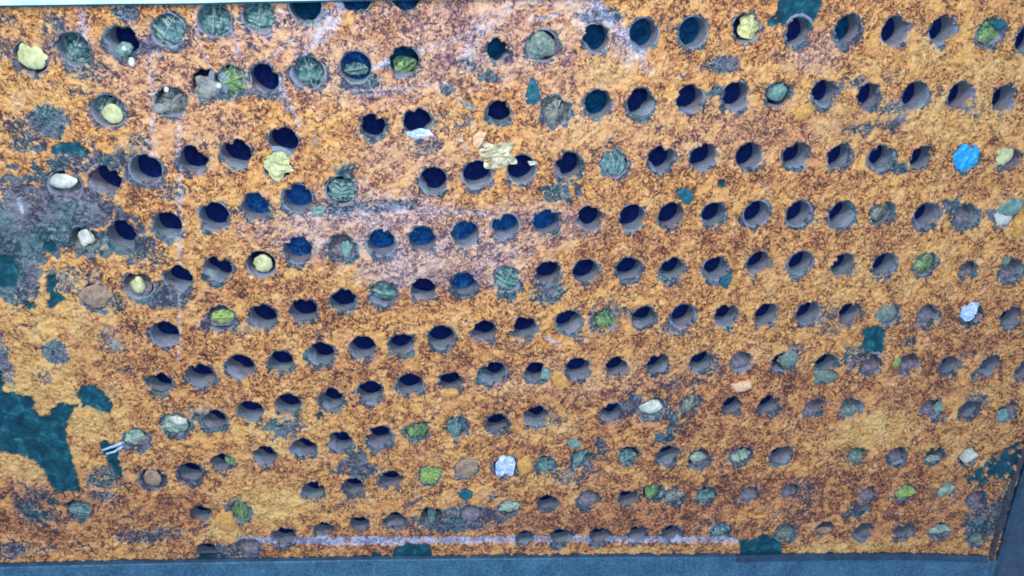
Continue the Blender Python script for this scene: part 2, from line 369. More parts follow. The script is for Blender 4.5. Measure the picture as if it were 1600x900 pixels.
refl_streaks = np.zeros(X.shape)  # mask of white reflections and scratches, painted as pale streaks
for pts, wpx, s in [([(281, 170), (283, 300), (280, 560)], 4, .50), ([(132, 5), (132, 68)], 8, .55), ([(236, 120), (240, 250)], 5, .4), ([(918, -5), (950, 30), (1002, 82)], 15, .75),
                    ([(925, 60), (900, 20)], 16, .4), ([(560, 118), (600, 98), (652, 78)], 6, .8), ([(535, 142), (600, 140), (700, 128)], 3, .6), ([(537, -4), (520, 35), (498, 62)], 17, .65),
                    ([(640, -5), (560, 40)], 20, .3), ([(722, 92), (735, 60), (745, 38)], 6, .55), ([(745, 60), (800, 10)], 5, .5), ([(828, 31), (872, 22)], 3, .8), ([(800, 4), (900, 6)], 4, .5), ([(850, 524), (876, 540)], 3, .8),
                    ([(1060, 120), (1118, 96)], 5, .4), ([(895, 5), (935, 35), (985, 85)], 32, .42), ([(472, 90), (500, 50), (560, -5)], 5, .7), ([(395, 110), (420, 95), (455, 60)], 3, .6), ([(652, 80), (690, 70), (735, 50)], 3, .6), ([(560, 150), (640, 143)], 3, .7), ([(440, 128), (470, 200)], 4, .6), ([(232, 60), (236, 130)], 5, .45), ([(545, -5), (470, 70)], 26, .3), ([(730, 100), (750, 40), (800, 5)], 20, .26), ([(460, 335), (640, 325), (900, 345)], 20, .26), ([(500, 385), (700, 380)], 26, .24), ([(132, 5), (130, 90)], 20, .3), ([(237, 100), (242, 280)], 12, .28), ([(282, 160), (280, 420)], 10, .3), ([(437, 125), (449, 170)], 8, .55), ([(384, 118), (360, 160)], 4, .5), ([(358, 30), (374, 88)], 7, .45), ([(510, 338), (620, 328), (760, 332)], 9, .42),
                    ([(30, 310), (36, 330)], 4, .6), ([(1000, 90), (1012, 110)], 12, .35), ([(536, 330), (600, 350), (620, 400)], 20, .33), ([(190, 20), (250, 90)], 6, .35),
                    ([(300, 10), (310, 60), (330, 110)], 6, .4), ([(420, 60), (440, 20)], 10, .4), ([(700, 140), (740, 170), (735, 200)], 4, .4), ([(720, 215), (735, 240)], 4, .5)]:
    line(refl_streaks, pts, wpx, s)
band = poly_d([(370, 838), (900, 836), (1150, 838), (1156, 847), (900, 846), (520, 851), (370, 846)])*1000  # pale strip: reflection put into the colour, plus a slight groove
refl_streaks = np.maximum(refl_streaks, .85*smooth(band+.3*n_sml, -.5, .8)); bandm = smooth(band, -.5, .8)
refl_streaks *= np.clip(.95+.2*n_mid, 0, 1.2)
xr_ = P(1490, 720)[0]; teal *= 1-.85*smooth(n_mid+.5*n_sml, .95, 1.4)*(X > xr_)

glare = np.zeros(X.shape)  # mask of the milky glare, painted onto the crust
for b_ in [(560, 350, 190, 70, .85), (700, 400, 170, 60, .85), (600, 110, 190, 80, .5), (760, 60, 190, 90, .65), (430, 70, 120, 80, .5), (230, 110, 120, 80, .35), (840, 350, 120, 50, .5), (900, 150, 100, 70, .3), (640, 250, 120, 60, .35), (300, 200, 120, 80, .25),
           (1100, 210, 300, 60, .2), (1270, 80, 60, 40, .5), (900, 590, 260, 40, .2), (640, 420, 90, 40, .9)]: blob(glare, *b_)
yellow = np.zeros(X.shape)
for b_ in [(90, 520, 120, 130, .75), (20, 320, 30, 40, .9), (60, 710, 90, 60, .75), (130, 640, 90, 60, .8), (40, 600, 60, 40, .9), (60, 130, 90, 60, .4), (1500, 90, 180, 60, .5), (1480, 180, 140, 50, .6), (1360, 665, 70, 40, .95),
           (1280, 150, 60, 50, .5), (1310, 190, 50, 40, .7), (420, 780, 90, 50, .8), (450, 680, 120, 60, .45), (1590, 350, 26, 24, .95), (1350, 420, 200, 60, .3), (960, 110, 60, 40, .8), (930, 205, 60, 30, .5), (1360, 600, 80, 40, .4), (870, 660, 40, 30, .9),
           (1180, 800, 60, 16, .95), (330, 370, 60, 40, .4), (520, 220, 60, 40, .3), (1300, 860, 130, 12, .9), (980, 860, 80, 8, .9), (130, 825, 40, 14, .8), (185, 810, 30, 20, .5), (540, 440, 60, 25, .6), (1520, 615, 60, 26, .5), (350, 815, 40, 40, .8), (640, 800, 40, 20, .4)]: blob(yellow, *b_)
purple = np.zeros(X.shape)
for b_ in [(1200, 620, 500, 60, .65), (1150, 790, 480, 70, .85), (1000, 690, 300, 50, .5), (760, 560, 300, 40, .4), (620, 450, 240, 34, .4), (230, 560, 90, 60, .4), (330, 460, 80, 40, .4), (1500, 520, 130, 60, .5), (1250, 200, 200, 40, .35), (720, 60, 80, 60, .4),
           (60, 800, 140, 70, .8), (250, 800, 160, 50, .7), (160, 560, 70, 70, .6), (700, 830, 340, 40, .7), (1450, 800, 160, 50, .7), (1050, 380, 300, 30, .3), (330, 600, 110, 30, .3), (480, 730, 120, 40, .3), (1250, 280, 120, 24, .35), (170, 300, 70, 30, .4)]: blob(purple, *b_)
yellow = np.clip(yellow+.12*n_big, 0, 1); purple = np.clip(purple+.14*field(.03), 0, 1); glare = np.clip(glare+.05*n_big, 0, 1)

rough = 1-.9*teal
H = .00125 + .00048*n_mid + .00020*n_big + .00042*np.clip(n_sml, -2, 2.2) + .00020*n_fin
H += .0007*yellow*np.clip(field(.02), -1, 1.5)
H = np.maximum(H, .0002)*(1-.45*np.clip(grime, 0, 1))
H *= rough*(1-.75*bandm)
H += teal*(-.0004+.00006*n_sml)
# crust curls up a little along bare patches
H += .0011*np.exp(-((teal-.12)/.12)**2)*(teal > .005)
Yc = -H
Yc = np.where(wall, .0030, Yc)
# border goes back to give the sheet its thickness
bd = np.zeros(X.shape, bool); bd[0, :] = bd[-1, :] = True; bd[:, 0] = bd[:, -1] = True
Yc = np.where(bd, .018, Yc)

V = np.stack([SX, Yc, SZ], -1).reshape(-1, 3).astype(np.float32)
idx = np.arange(nz*nx).reshape(nz, nx)
q = np.stack([idx[:-1, :-1], idx[:-1, 1:], idx[1:, 1:], idx[1:, :-1]], -1).reshape(-1, 4)
kf = kill.reshape(-1)
wf = wall.reshape(-1)
q = q[~(kf[q].any(1) | wf[q].all(1))]
used = np.zeros(nz*nx, bool); used[q.ravel()] = True
remap = np.cumsum(used)-1
V = V[used]; q = remap[q]
me = bpy.data.meshes.new('tube_sheet')
me.vertices.add(len(V)); me.vertices.foreach_set('co', V.ravel())
me.loops.add(len(q)*4); me.loops.foreach_set('vertex_index', q.ravel().astype(np.int32))
me.polygons.add(len(q)); me.polygons.foreach_set('loop_start', (np.arange(len(q))*4).astype(np.int32))
me.polygons.foreach_set('use_smooth', np.ones(len(q), bool))
me.update(calc_edges=True)
def vcol(name, a, b, c):
    at = me.attributes.new(name, 'FLOAT_COLOR', 'POINT')
    arr = np.stack([a, b, c, np.ones_like(a)], -1).reshape(-1, 4)[used].astype(np.float32)
    at.data.foreach_set('color', arr.ravel())
vcol('zone', yellow, glare, purple); vcol('wear', grime, teal, refl_streaks)  # zone also carries the painted glare, wear the reflection streaks
sheet = link('tube_sheet', me, M['crust'])
tag(sheet, 'rusty orange steel plate drilled with rows of round tube holes', 'tube sheet')

# ------------------------------------------------------------------ tube ends (parts of the sheet)
DEPTH = .0170
def tube_mesh(seed, rim=True):
    f = wob(seed, 5, 1.0, 4.0); r = random.Random(seed); V = []; F = []
    n = 40; prof = [(1.38, .0012), (1.16, -.0001), (1.06, -.0004), (1.01, .0004), (1.0, .002), (1.0, .005), (.995, .008), (.99, .011), (.985, .0140), (.98, DEPTH)]
    silt = r.choice([0, .05, .12, .22, .34]); a0 = -1.57+r.uniform(-1.1, 1.1)
    for (rr, y) in prof:
        for k in range(n):
            a = 2*math.pi*k/n
            q_ = rr*(1+.018*f(3*math.cos(a)+y*300, 3*math.sin(a)))
            if rr <= 1.01:
                da = math.atan2(math.sin(a-a0), math.cos(a-a0))
                q_ -= silt*math.exp(-(da/.75)**2)*(1+.35*f(a*2, y*500))*min(1, y/.004)
            V.append((RAD*q_*math.cos(a), y+.0002*f(a*3, rr*9), RAD*q_*math.sin(a)))
    for p in range(len(prof)-1):
        for k in range(n):
            a, b = p*n+k, p*n+(k+1) % n
            F.append((a, b, b+n, a+n))
    return V, F
TV = [tube_mesh(s) for s in range(40, 64)]
def bore_vf(seed):  # flat cap holding the dark of the unlit tube
    f = wob(seed); V = [(0, DEPTH-.0003, 0)]; F = []; n = 32
    for k in range(n):
        a = 2*math.pi*k/n; V.append((RAD*1.06*math.cos(a), DEPTH-.0004, RAD*1.06*math.sin(a)))
    for k in range(n): F.append((0, 1+k, 1+(k+1) % n))
    return V, F
tube_me = []
for i, (v, f_) in enumerate(TV):
    m_ = grid_mesh('tube_end', v, f_); m_.materials.append(M['tube']); tube_me.append(m_)
bore_me = {}
for k_, mm in (('d', 'bore'), ('b', 'bore_blue'), ('t', 'bore_teal'), ('f', 'bore')):
    v, f_ = bore_vf(3); m_ = grid_mesh('bore', v, f_, False); m_.materials.append(M[mm]); bore_me[k_] = m_
def size_of(h):
    s = scale_at(h[0], h[1]); dark = 0 if h[2] == 'f' else 1
    return dark*10 + 1/(s[0]*s[1])*1e-6 - (5 if (h[0] < 10 or h[0] > 1590 or h[1] < 15) else 0)
order = sorted(range(len(holes)), key=lambda i: -size_of(holes[i]))
sv, sf, smi = [], [], []
for rank, i in enumerate(order):
    r = random.Random(500+i); vi = r.randrange(len(TV)); fl = holes[i][2]
    if rank < 100:
        t = link('tube_end', tube_me[vi], None, sheet); t.location = (hx[i], 0, hz[i])
        b = link('bore', bore_me[fl], None, t)
    else:
        for (v, f_), mi in ((TV[vi], 0), (bore_vf(3), {'d': 1, 'f': 1, 'b': 2, 't': 3}[fl])):
            o_ = len(sv); sv += [(a+hx[i], b, c+hz[i]) for a, b, c in v]; sf += [tuple(k+o_ for k in ff) for ff in f_]; smi += [mi]*len(f_)
m_ = grid_mesh('tube_end', sv, sf); [m_.materials.append(M[k]) for k in ('tube', 'bore', 'bore_blue', 'bore_teal')]
m_.polygons.foreach_set('material_index', smi)
tag(link('tube_end', m_, None, sheet), kind='stuff')

# ------------------------------------------------------------------ frame: blue painted rails
def rail_mat(name, c0, c1, c2, sc, rough):
    m, nt, b = mat(name)
    g = N(nt, 'ShaderNodeTexCoord').outputs['Object']
    n = noise_out(nt, g, sc, 4, .7); n2 = noise_out(nt, g, 40, 4, .6)
    c = ramp(nt, [(.36, c0), (.5, c1), (.66, c2)], n)
    c = mixc(nt, .35, c, ramp(nt, [(.35, c0), (.65, c2)], n2))
    nt.links.new(c, b.inputs['Base Color']); b.inputs['Roughness'].default_value = rough
    bump(nt, b, n, .5, .0006); return m
M['blue_rail'] = rail_mat('blue_speckled_paint', (.010, .055, .115), (.018, .105, .195), (.080, .23, .34), 420, .6)
M['dark_rail'] = rail_mat('dark_blue_paint', (.007, .024, .055), (.010, .042, .090), (.025, .085, .15), 120, .4)
M['mint'] = simple('mint_paint', (.42, .62, .62), (.60, .78, .77), 60, .4, .1)
def bar(name, pts, prof, mt, parent=None, seed=1, sub=14):
    """a swept bar: pts photo pixels on its path (plate plane), prof = [(offset across, y)]"""
    Q = [Vector((P(*p)[0], 0, P(*p)[1])) for p in pts]; L = []
    for a, b in zip(Q, Q[1:]):
        for k in range(sub): L.append(a.lerp(b, k/sub))
    L.append(Q[-1]); f = wob(seed, 5, 20, 90); V = []; F = []; n = len(prof)
    for k, p in enumerate(L):
        d = (L[min(k+1, len(L)-1)]-L[max(k-1, 0)]).normalized(); nn = Vector((-d.z, 0, d.x))
        for (o, y) in prof:
            e = f(p.x, p.z+o*3)*.00025
            V.append(p+nn*(o+e)+Vector((0, y, 0)))
    for k in range(len(L)-1):
        for j in range(n): a = k*n+j; b = k*n+(j+1) % n; F.append((a, b, b+n, a+n))
    F.append(tuple(range(n))); F.append(tuple(len(V)-n+j for j in range(n)))
    me = grid_mesh(name, V, F, False); bm = bmesh.new(); bm.from_mesh(me); bmesh.ops.recalc_face_normals(bm, faces=bm.faces)
    bm.to_mesh(me); bm.free(); return link(name, me, mt, parent)
frame = bpy.data.objects.new('frame', None); COL.objects.link(frame); x_, z_ = P(800, 885); frame.location = (x_, 0, z_)
tag(frame, 'speckled blue painted steel frame along the bottom and right edge of the rusty plate', 'frame')
def keep(o):
    o.location = -frame.location; return o
keep(bar('bottom_ledge', [(-120, 881), (200, 873), (600, 867), (1000, 863.5), (1150, 863.3)], [(0, .006), (.0001, -.0024), (-.0024, -.0034), (-.0034, .006)], M['dark_rail'], frame, 4))
# bottom rail (offset + is up in the picture)
keep(bar('bottom_rail', [(-120, 884), (200, 876), (600, 869.5), (1000, 866), (1300, 866), (1480, 869), (1700, 878), (2050, 892)],
         [(0, .006), (0, -.0030), (-.0012, -.0042), (-.09, -.0042), (-.09, .006)], M['blue_rail'], frame, 5))
keep(bar('bottom_ledge', [(1150, 864.5), (1300, 862), (1430, 862), (1540, 866)],
         [(0, .006), (.0002, -.0034), (-.0060, -.0056), (-.0070, .006)], M['dark_rail'], frame, 6))
keep(bar('side_rail', [(1540, 915), (1556, 865), (1572, 805), (1588, 750), (1608, 690), (1645, 570), (1735, 250), (1815, -40)],
         [(0, .008), (0, -.0040), (-.0035, -.0065), (-.12, -.0065), (-.12, .008)], M['dark_rail'], frame, 7))
keep(bar('weld_bead', [(1538, 890), (1548, 852), (1563, 800), (1578, 750), (1600, 690), (1640, 555), (1728, 245), (1808, -40)],
         [(.0005, .004), (.0008, -.0022), (-.0004, -.0040), (-.0030, -.0044), (-.0030, -.002), (-.0030, .004)], simple('weld_rust', (.02, .03, .05), (.07, .07, .09), 260, .8, .8, c2=(.22, .17, .15)), frame, 8))
top = bar('top_strip', [(-160, 11), (0, 8), (200, 5.5), (420, 1.8), (640, -3), (1000, -8), (1700, -22)],
          [(.0, -.0052), (.0, .006), (.05, .006), (.05, -.0052)], M['mint'], None, 9)
link_seal = bar('seal', [(-160, 14.5), (0, 11.2), (200, 8.4), (420, 4.7), (640, -.5), (1000, -5.5), (1700, -20)], [(0, -.0030), (0, .004), (.0014, .004), (.0014, -.0030)], M['teal_chip'], top, 10)
tag(top, 'thin pale mint strip along the top left edge of the rusty plate', 'strip')

# ------------------------------------------------------------------ debris builders (local x right, z up, -y towards the camera)
def place(o, px, py, dep):
    x, z = P(px, py, dep); o.location = (x, dep, z); return o
def outline_w(t, p): return max(0.0, 1-abs(t)**p)**(1/p if p > 2 else .8)
def leaf(px, py, w, h, rot, mt, label, dep=.0015, p=3.0, fold=.15, cup=.15, nv=6, name='leaf', cat='leaf', tilt=(0, 0), seed=None, group=None, rib=True, wear=.07):
    sx, sy = scale_at(px, py); a, b = w/2*sx, h/2*sy; seed = seed or int(px*7+py)
    f = wob(seed, 4, 1.5, 5); nu, nvv = 40, 20; V = []; F = []; VE = []
    ca, sa = math.cos(R_(rot)), math.sin(R_(rot)); L = max(a, b); style = (seed % 3 == 0); wear = max(wear, .11)
    def pt(t, v, lift=0):
        ww = outline_w(t, p)*(1+wear*f(t*4+9, v*3)); z = -abs(v)*ww*fold*L + cup*L*(1-t*t)*.6 + .06*L*f(t*2, v*2)
        wv = .9*f(t*2.2+3, v*2.2)
        vein = math.sin((t*nv*math.pi)-abs(v)*3.2+wv*2.2) if style else math.sin(v*(nv+3)*1.5+wv*2.6+t*1.2)
        z += .05*L*vein*(1-abs(v)*.4) + .05*L*f(t*5, v*5+7)
        x0 = t; y0 = v*ww
        x = (x0*ca-y0*sa)*a; y = (x0*sa+y0*ca)*b
        z += x*math.tan(R_(tilt[0]))+y*math.tan(R_(tilt[1]))
        return (x, -z-lift, y), vein
    for i in range(nu+1):
        t = -1+2*i/nu
        for j in range(nvv+1):
            v = -1+2*j/nvv; q_, ve = pt(t*.999, v)
            V.append(q_); VE.append(max(0, min(1, (ve-.35)*1.2))*(.28+.4*abs(f(t*6, v*6))) + (.25 if abs(v) < .06 else 0))
    for i in range(nu):
        for j in range(nvv):
            k = i*(nvv+1)+j; F.append((k, k+nvv+1, k+nvv+2, k+1))
    n0 = len(V); V += [(x, y+.0005, z) for x, y, z in V]; VE += VE
    F += [tuple(n0+k for k in reversed(ff)) for ff in F]
    edge = [i*(nvv+1) for i in range(nu+1)]+[nu*(nvv+1)+j for j in range(1, nvv+1)]+[i*(nvv+1)+nvv for i in range(nu-1, -1, -1)]+[j for j in range(nvv-1, 0, -1)]
    for k in range(len(edge)): x1, x2 = edge[k], edge[(k+1) % len(edge)]; F.append((x1, x2, x2+n0, x1+n0))
    me = grid_mesh(name, V, F); at = me.attributes.new('vein', 'FLOAT', 'POINT'); at.data.foreach_set('value', [min(1, x) for x in VE])
    o = link(name, me, M[mt]); place(o, px, py, dep); tag(o, label, cat, group)
    if rib and max(w, h) > 30:
        V = []; F = []
        for i in range(25):
            t = -.93+1.86*i/24; (x, y, z), _ = pt(t, 0); r_ = .00045*(1.2-.5*(t+1)/2)
            for k in range(6): V.append((x-sa*r_*math.cos(k*1.047), y-.0002+r_*math.sin(k*1.047), z+ca*r_*math.cos(k*1.047)))
        for i in range(24):
            for k in range(6): F.append((i*6+k, i*6+(k+1) % 6, i*6+6+(k+1) % 6, i*6+6+k))
        me = grid_mesh('midrib', V, F); at = me.attributes.new('vein', 'FLOAT', 'POINT'); at.data.foreach_set('value', [.55]*len(V))
        link('midrib', me, M[mt], o)
    return o
def lump(px, py, w, h, mt, label, dep=0.0, thick=.35, rough=.18, name='pebble', cat='stone', rot=0, seed=None, facets=False, group=None, fr=(1.2, 4), ridges=0, sq=0):
    sx, sy = scale_at(px, py); a, b = w/2*sx, h/2*sy; seed = seed or int(px*5+py*3)
    f = wob(seed, 6, *fr); bm = bmesh.new(); bmesh.ops.create_icosphere(bm, subdivisions=4, radius=1)
    ca, sa = math.cos(R_(rot)), math.sin(R_(rot)); T = thick*(a+b)/2*2*.75
    for v in bm.verts:
        x, y, z = v.co; s = 1+rough*1.3*f(x*1.3+z, y*1.3-z*.7)+(rough*.5+.03)*f(x*4, y*4+z*3)+.03*f(x*9+z*4, y*9)
        if facets: q_ = max(abs(x*.9+y*.3), abs(y*.9-x*.4), abs(x*.5-y*.8), .55); s *= (.8/q_)**.6
        if ridges: s *= 1+.06*math.sin(math.atan2(y+1.3, x)*ridges)
        x, y = x*s*a, y*s*b
        v.co = (x*ca-y*sa, -z*T*(1+rough*f(x*900, y*900)*.5), x*sa+y*ca)
    me = bpy.data.meshes.new(name); bm.to_mesh(me); bm.free()
    me.polygons.foreach_set('use_smooth', [not facets]*len(me.polygons))
    if name in ('shell', 'stone', 'pebble', 'moss_tuft', 'clod') and w >= 22: dep += .0013
    o = link(name, me, M[mt]); place(o, px, py, dep); return tag(o, label, cat, group)
def silt(px, py, label, mt='silt', w=46, h=None, dep=.0035, tl=-.25, seed=None):
    """a plug of silt filling the opening, its surface sloping back towards the top"""
    sx, sy = scale_at(px, py); seed = seed or int(px*3+py)
    f = wob(seed, 6, 1, 7); r = random.Random(seed); a = RAD*1.03*w/46*(1-.06*min(1, max(0, (py-430)/380))); nr, n = 9, 36; F = []
    sl = math.tan(R_(r.uniform(28, 62))); V = [(0, max(.35*a*sl-.0008+.0013*f(0, 0), -dep+.0004), 0)]; sx2 = math.tan(R_(r.uniform(-14, 14))); 
    for i in range(1, nr+1):
        for k in range(n):
            q_ = i/nr; an = 2*math.pi*k/n; x = a*q_*math.cos(an); z = a*q_*math.sin(an)*(1 if h is None else h/w)
            y = max(z+.35*a, 0)*sl + x*sx2 - .0008*(1-q_*q_) + .0009*f(x*350, z*350) + .0004*f(x*1300, z*1300)
            y = max(y, -dep+.0004+.0003*f(x*500, z*500))
            if i == nr: y += .0012
            V.append((x, y, z))
    for k in range(n): F.append((0, 1+(k+1) % n, 1+k))
    for i in range(nr-1):
        for k in range(n): a1 = 1+i*n+k; a2 = 1+i*n+(k+1) % n; F.append((a1, a2, a2+n, a1+n))
    o = link('silt_plug', grid_mesh('silt_plug', V, F), M[mt]); x, z = P(px, py); o.location = (x, dep, z)
    return tag(o, label, 'silt plug', 'silt plugs in the tube holes')
def flake(px, py, pts, mt, label, name='paint_chip', cat='chip', dep=-.0018, th=.0008, curl=.0012, seed=None):
    """a thin irregular chip; pts = pixel offsets of its outline"""
    x0, z0 = P(px, py); f = wob(int(px+py), 4, 1, 3); V = []; F = []; Q = []
    for i in range(len(pts)):
        a, b = pts[i], pts[(i+1) % len(pts)]
        for k in range(5):
            t = k/5; jx = 1+.06*f(i+t*5, 3); Q.append(((a[0]*(1-t)+b[0]*t)*jx, (a[1]*(1-t)+b[1]*t)*jx))
    n = len(Q); V = []; nr = 6
    for s in (0, 1):
        for i in range(nr+1):
            for q_ in Q:
                e = i/nr; x, z = P(px+q_[0]*e, py+q_[1]*e); rr = math.hypot(x-x0, z-z0)
                V.append((x-x0, s*th-curl*math.sin(3*e)+.0005*f(q_[0]*e*.3, q_[1]*e*.3), z-z0))
    for s in (0, 1):
        for i in range(nr):
            for k in range(n):
                a = s*(nr+1)*n+i*n+k; b = s*(nr+1)*n+i*n+(k+1) % n
                F.append((a, b, b+n, a+n) if s else (a, a+n, b+n, b))
    o0 = nr*n; o1 = (nr+1)*n+nr*n
    for k in range(n): F.append((o0+k, o0+(k+1) % n, o1+(k+1) % n, o1+k))
    o = link(name, grid_mesh(name, V, F), M[mt]); o.location = (x0, dep, z0); return tag(o, label, cat)
def crumple(px, py, w, h, mt, label, name='plastic_scrap', cat='plastic scrap', dep=0.0, amp=.0016, seed=3, irr=.22):
    sx, sy = scale_at(px, py); a, b = w/2*sx, h/2*sy; f = wob(seed, 7, 3, 13); g = wob(seed+1, 4, 1, 4); n = 30; V = []; F = []
    for s in (0, 1):
        for i in range(n+1):
            for j in range(n+1):
                u, v = -1+2*i/n, -1+2*j/n; k = (max(abs(u), abs(v))/max(math.hypot(u, v), 1e-6))**.85; k *= 1+irr*g(u*1.6, v*1.6+2)
                V.append((a*u*k, -amp*abs(f(u, v))-amp*.6*f(u*1.7, v*1.7)-.001*(1-u*u)*(1-v*v)+s*.0004, b*v*k))
    m1 = (n+1)**2
    for i in range(n):
        for j in range(n):
            k = i*(n+1)+j; F.append((k, k+n+1, k+n+2, k+1)); F.append((m1+k, m1+k+1, m1+k+n+2, m1+k+n+1))
    o = link(name, grid_mesh(name, V, F, False), M[mt]); place(o, px, py, dep); return tag(o, label, cat)
def tube_line(pts, r0, mt, label, name, cat, dep=-.002, seed=1):
    V = []; F = []; x0, z0 = P(*pts[0]); Q = []
    for a, b in zip(pts, pts[1:]):
        for k in range(6): Q.append((a[0]+(b[0]-a[0])*k/6, a[1]+(b[1]-a[1])*k/6))
    Q.append(pts[-1]); f = wob(seed, 4, 1, 4)
    for i, q_ in enumerate(Q):
        x, z = P(*q_); r_ = r0*(1-.5*i/len(Q))
        d = (Q[min(i+1, len(Q)-1)][0]-Q[max(i-1, 0)][0], Q[min(i+1, len(Q)-1)][1]-Q[max(i-1, 0)][1]); L = math.hypot(*d); nx_, nz_2 = d[1]/L, d[0]/L
        for k in range(8): an = k*.785; V.append((x-x0+nx_*r_*math.cos(an), r_*math.sin(an)+.0004*f(i*.5, 0), z-z0+nz_2*r_*math.cos(an)))
    for i in range(len(Q)-1):
        for k in range(8): F.append((i*8+k, i*8+(k+1) % 8, i*8+8+(k+1) % 8, i*8+8+k))
    F.append(tuple(range(8))); F.append(tuple(range(len(V)-8, len(V))))
    o = link(name, grid_mesh(name, V, F), M[mt]); o.location = (x0, dep, z0); return tag(o, label, cat)

exec_debris = True
# ---- top band
lump(51, 89, 46, 40, 'shell_yellow', 'pale yellow-white clam shell in the hole nearest the top left corner', -.001, .22, .10, 'shell', 'shell', rot=-20, ridges=14)
leaf(118, 74, 46, 44, 60, 'leaf_teal', 'dark blue folded leaf in the second hole from the left of the top row', .006, fold=.7, nv=3)
lump(193, 78, 30, 22, 'pebble_green', 'grey-green snail shell low in the hole beside the tiny white bead', .001, .3, .2, 'shell', 'shell')
lump(206, 97, 11, 15, 'shell_white', 'tiny white bead hanging below the hole with the grey-green snail shell', -.0015, .4, .08, 'bead', 'bead')
lump(194, 76, 9, 8, 'shell_white', 'tiny white grain on top of the grey-green snail shell', -.0035, .4, .1, 'grain', 'grain')
leaf(262, 47, 52, 56, 55, 'leaf_teal', 'blue-green leaf plugging the hole right of the white-beaded hole at top', .001, fold=.3, nv=4)
leaf(334, 30, 52, 52, 80, 'leaf_teal', 'crumpled blue leaf plugging the top hole above the green stone', .004, fold=.4, nv=5, wear=.14)
leaf(405, 25, 46, 50, 70, 'leaf_teal', 'teal leaf at the top edge next to the whitish reflection streak', .003, fold=.3, nv=4, wear=.12)
leaf(172, 176, 48, 48, -30, 'leaf_teal', 'grey-blue leaf behind the pale green disc at upper left', .006, fold=.2, nv=3)
lump(176, 178, 32, 31, 'shell_yellow', 'pale green disc sitting in the grey-blue leaf at upper left', .0015, .15, .06, 'shell', 'shell')
leaf(270, 160, 44, 42, 40, 'leaf_grey', 'dark grey leaf with a white grain at its tip, upper left', .002, fold=.5, nv=4, wear=.15)
lump(250, 169, 28, 15, 'pebble_grey', 'flat grey pebble at the foot of the dark grey leaf, upper left', -.001, .25, .15)
lump(260, 140, 8, 9, 'shell_white', 'white grain above the dark grey leaf, upper left', -.003, .4, .1, 'grain', 'grain')
lump(325, 138, 40, 36, 'pebble_grey', 'grey stony clod touching the green leaf left of the fifth dark hole', .001, .3, .25, 'clod', 'clod')
leaf(364, 125, 44, 42, 20, 'leaf_green', 'green leaf with pale edge pressed against the grey stony clod', .001, fold=.35, nv=3)
lump(342, 134, 10, 9, 'shell_white', 'white grain between the grey clod and the green leaf', -.004, .4, .2, 'grain', 'grain')
leaf(482, 112, 48, 50, 100, 'leaf_teal', 'deep blue leaf with split middle in a clean round hole near the top', .004, fold=.5, nv=3)
leaf(556, 108, 40, 20, 15, 'leaf_teal', 'bright blue sliver of leaf across a hole near the top', .009, fold=.3, nv=2, p=2.2)
leaf(634, 102, 42, 30, 40, 'leaf_green', 'dark green leaf half folded in the hole under the long white reflection streak', .007, fold=.5, nv=3, p=2)
lump(849, 71, 46, 42, 'silt_green', 'pale green tuft filling the hole beside a narrow dark slit', -.0005, .3, .2, 'moss_tuft', 'moss')
flake(868, 72, [(-2, -13), (5, -8), (5, 9), (-2, 14), (-5, 2)], 'stick', 'narrow dark shade slit right of the pale green tuft', 'gap_sliver', 'gap')  # dark slit of the hole, its shade put in as a dark flake
leaf(1173, 42, 34, 38, 80, 'leaf_yellow', 'yellow-green leaf bulging from the hole left of the teal paint patch', .001, fold=.4, nv=3)
leaf(1546, 49, 38, 40, 60, 'leaf_green', 'mossy green leaf filling the hole in the top right corner', .001, fold=.25, nv=5, wear=.18)
lump(1562, 38, 22, 18, 'teal_chip', 'teal crumb on the upper right of the mossy green leaf', -.0005, .3, .25, 'crumb', 'crumb')
flake(832, 143, [(-3, -24), (5, -18), (10, -2), (12, 12), (2, 20), (-10, 19), (-13, 10), (-8, -8)], 'teal_chip', 'pear-shaped teal paint chip left of the striped leaf, upper middle')
leaf(868, 174, 42, 48, 65, 'leaf_grey', 'grey-green rolled leaf with dark stripes, upper middle', .002, fold=.5, nv=5)
flake(730, 165, [(-11, -8), (-4, -9), (9, 0), (11, 6), (5, 7), (-6, 1)], 'pebble_grey', 'small striped grey shell flake between two dark holes, upper middle', 'shell_flake', 'shell')
crumple(657, 209, 40, 16, 'blue_white', 'pale blue shell fragment under the dark hole at upper middle', 'shell_fragment', 'shell', -.0005, .001, 12)
lump(1213, 142, 32, 30, 'pebble_green', 'round grey-green pebble in a hole of the second row at right', .002, .35, .10)
lump(1253, 176, 34, 26, 'ochre', 'pale ochre rust nodule below the round grey-green pebble', -.001, .3, .25, 'rust_nodule', 'nodule')
# ---- second band
lump(99, 283, 44, 24, 'shell_white', 'flat white stone at the left end of the third row', -.001, .3, .08, 'stone', 'stone')
silt(102, 296, 'blue-grey silt under the flat white stone at left', w=46, dep=.003)
crumple(434, 258, 44, 40, 'shell_yellow', 'crumpled yellow-white leaf scrap between two dark holes left of centre', 'leaf_scrap', 'leaf', -.001, .0018, 21)
leaf(534, 297, 42, 34, 80, 'leaf_teal', 'teal striped leaf square in its hole, left of centre', .002, fold=.2, nv=5)
lump(495, 217, 17, 30, 'pebble_tan', 'faint long grey-tan flake on the rust right of the crumpled scrap', -.0005, .14, .2, 'flake', 'flake')
crumple(777, 240, 48, 42, 'shell_cream', 'bright cream broken oyster shell wedged between two dark holes', 'broken_shell', 'shell', -.0012, .0018, 5, .34)
flake(752, 215, [(-14, -3), (-2, -12), (8, -8), (2, 6), (-6, 16), (-13, 10)], 'peach', 'peach rust flake touching the bright cream broken shell', 'rust_flake', 'flake')
flake(831, 253, [(-8, -3), (5, -3), (8, 2), (-4, 4)], 'shell_white', 'small white splinter at the right edge of a dark hole, centre', 'splinter', 'splinter', -.0035)
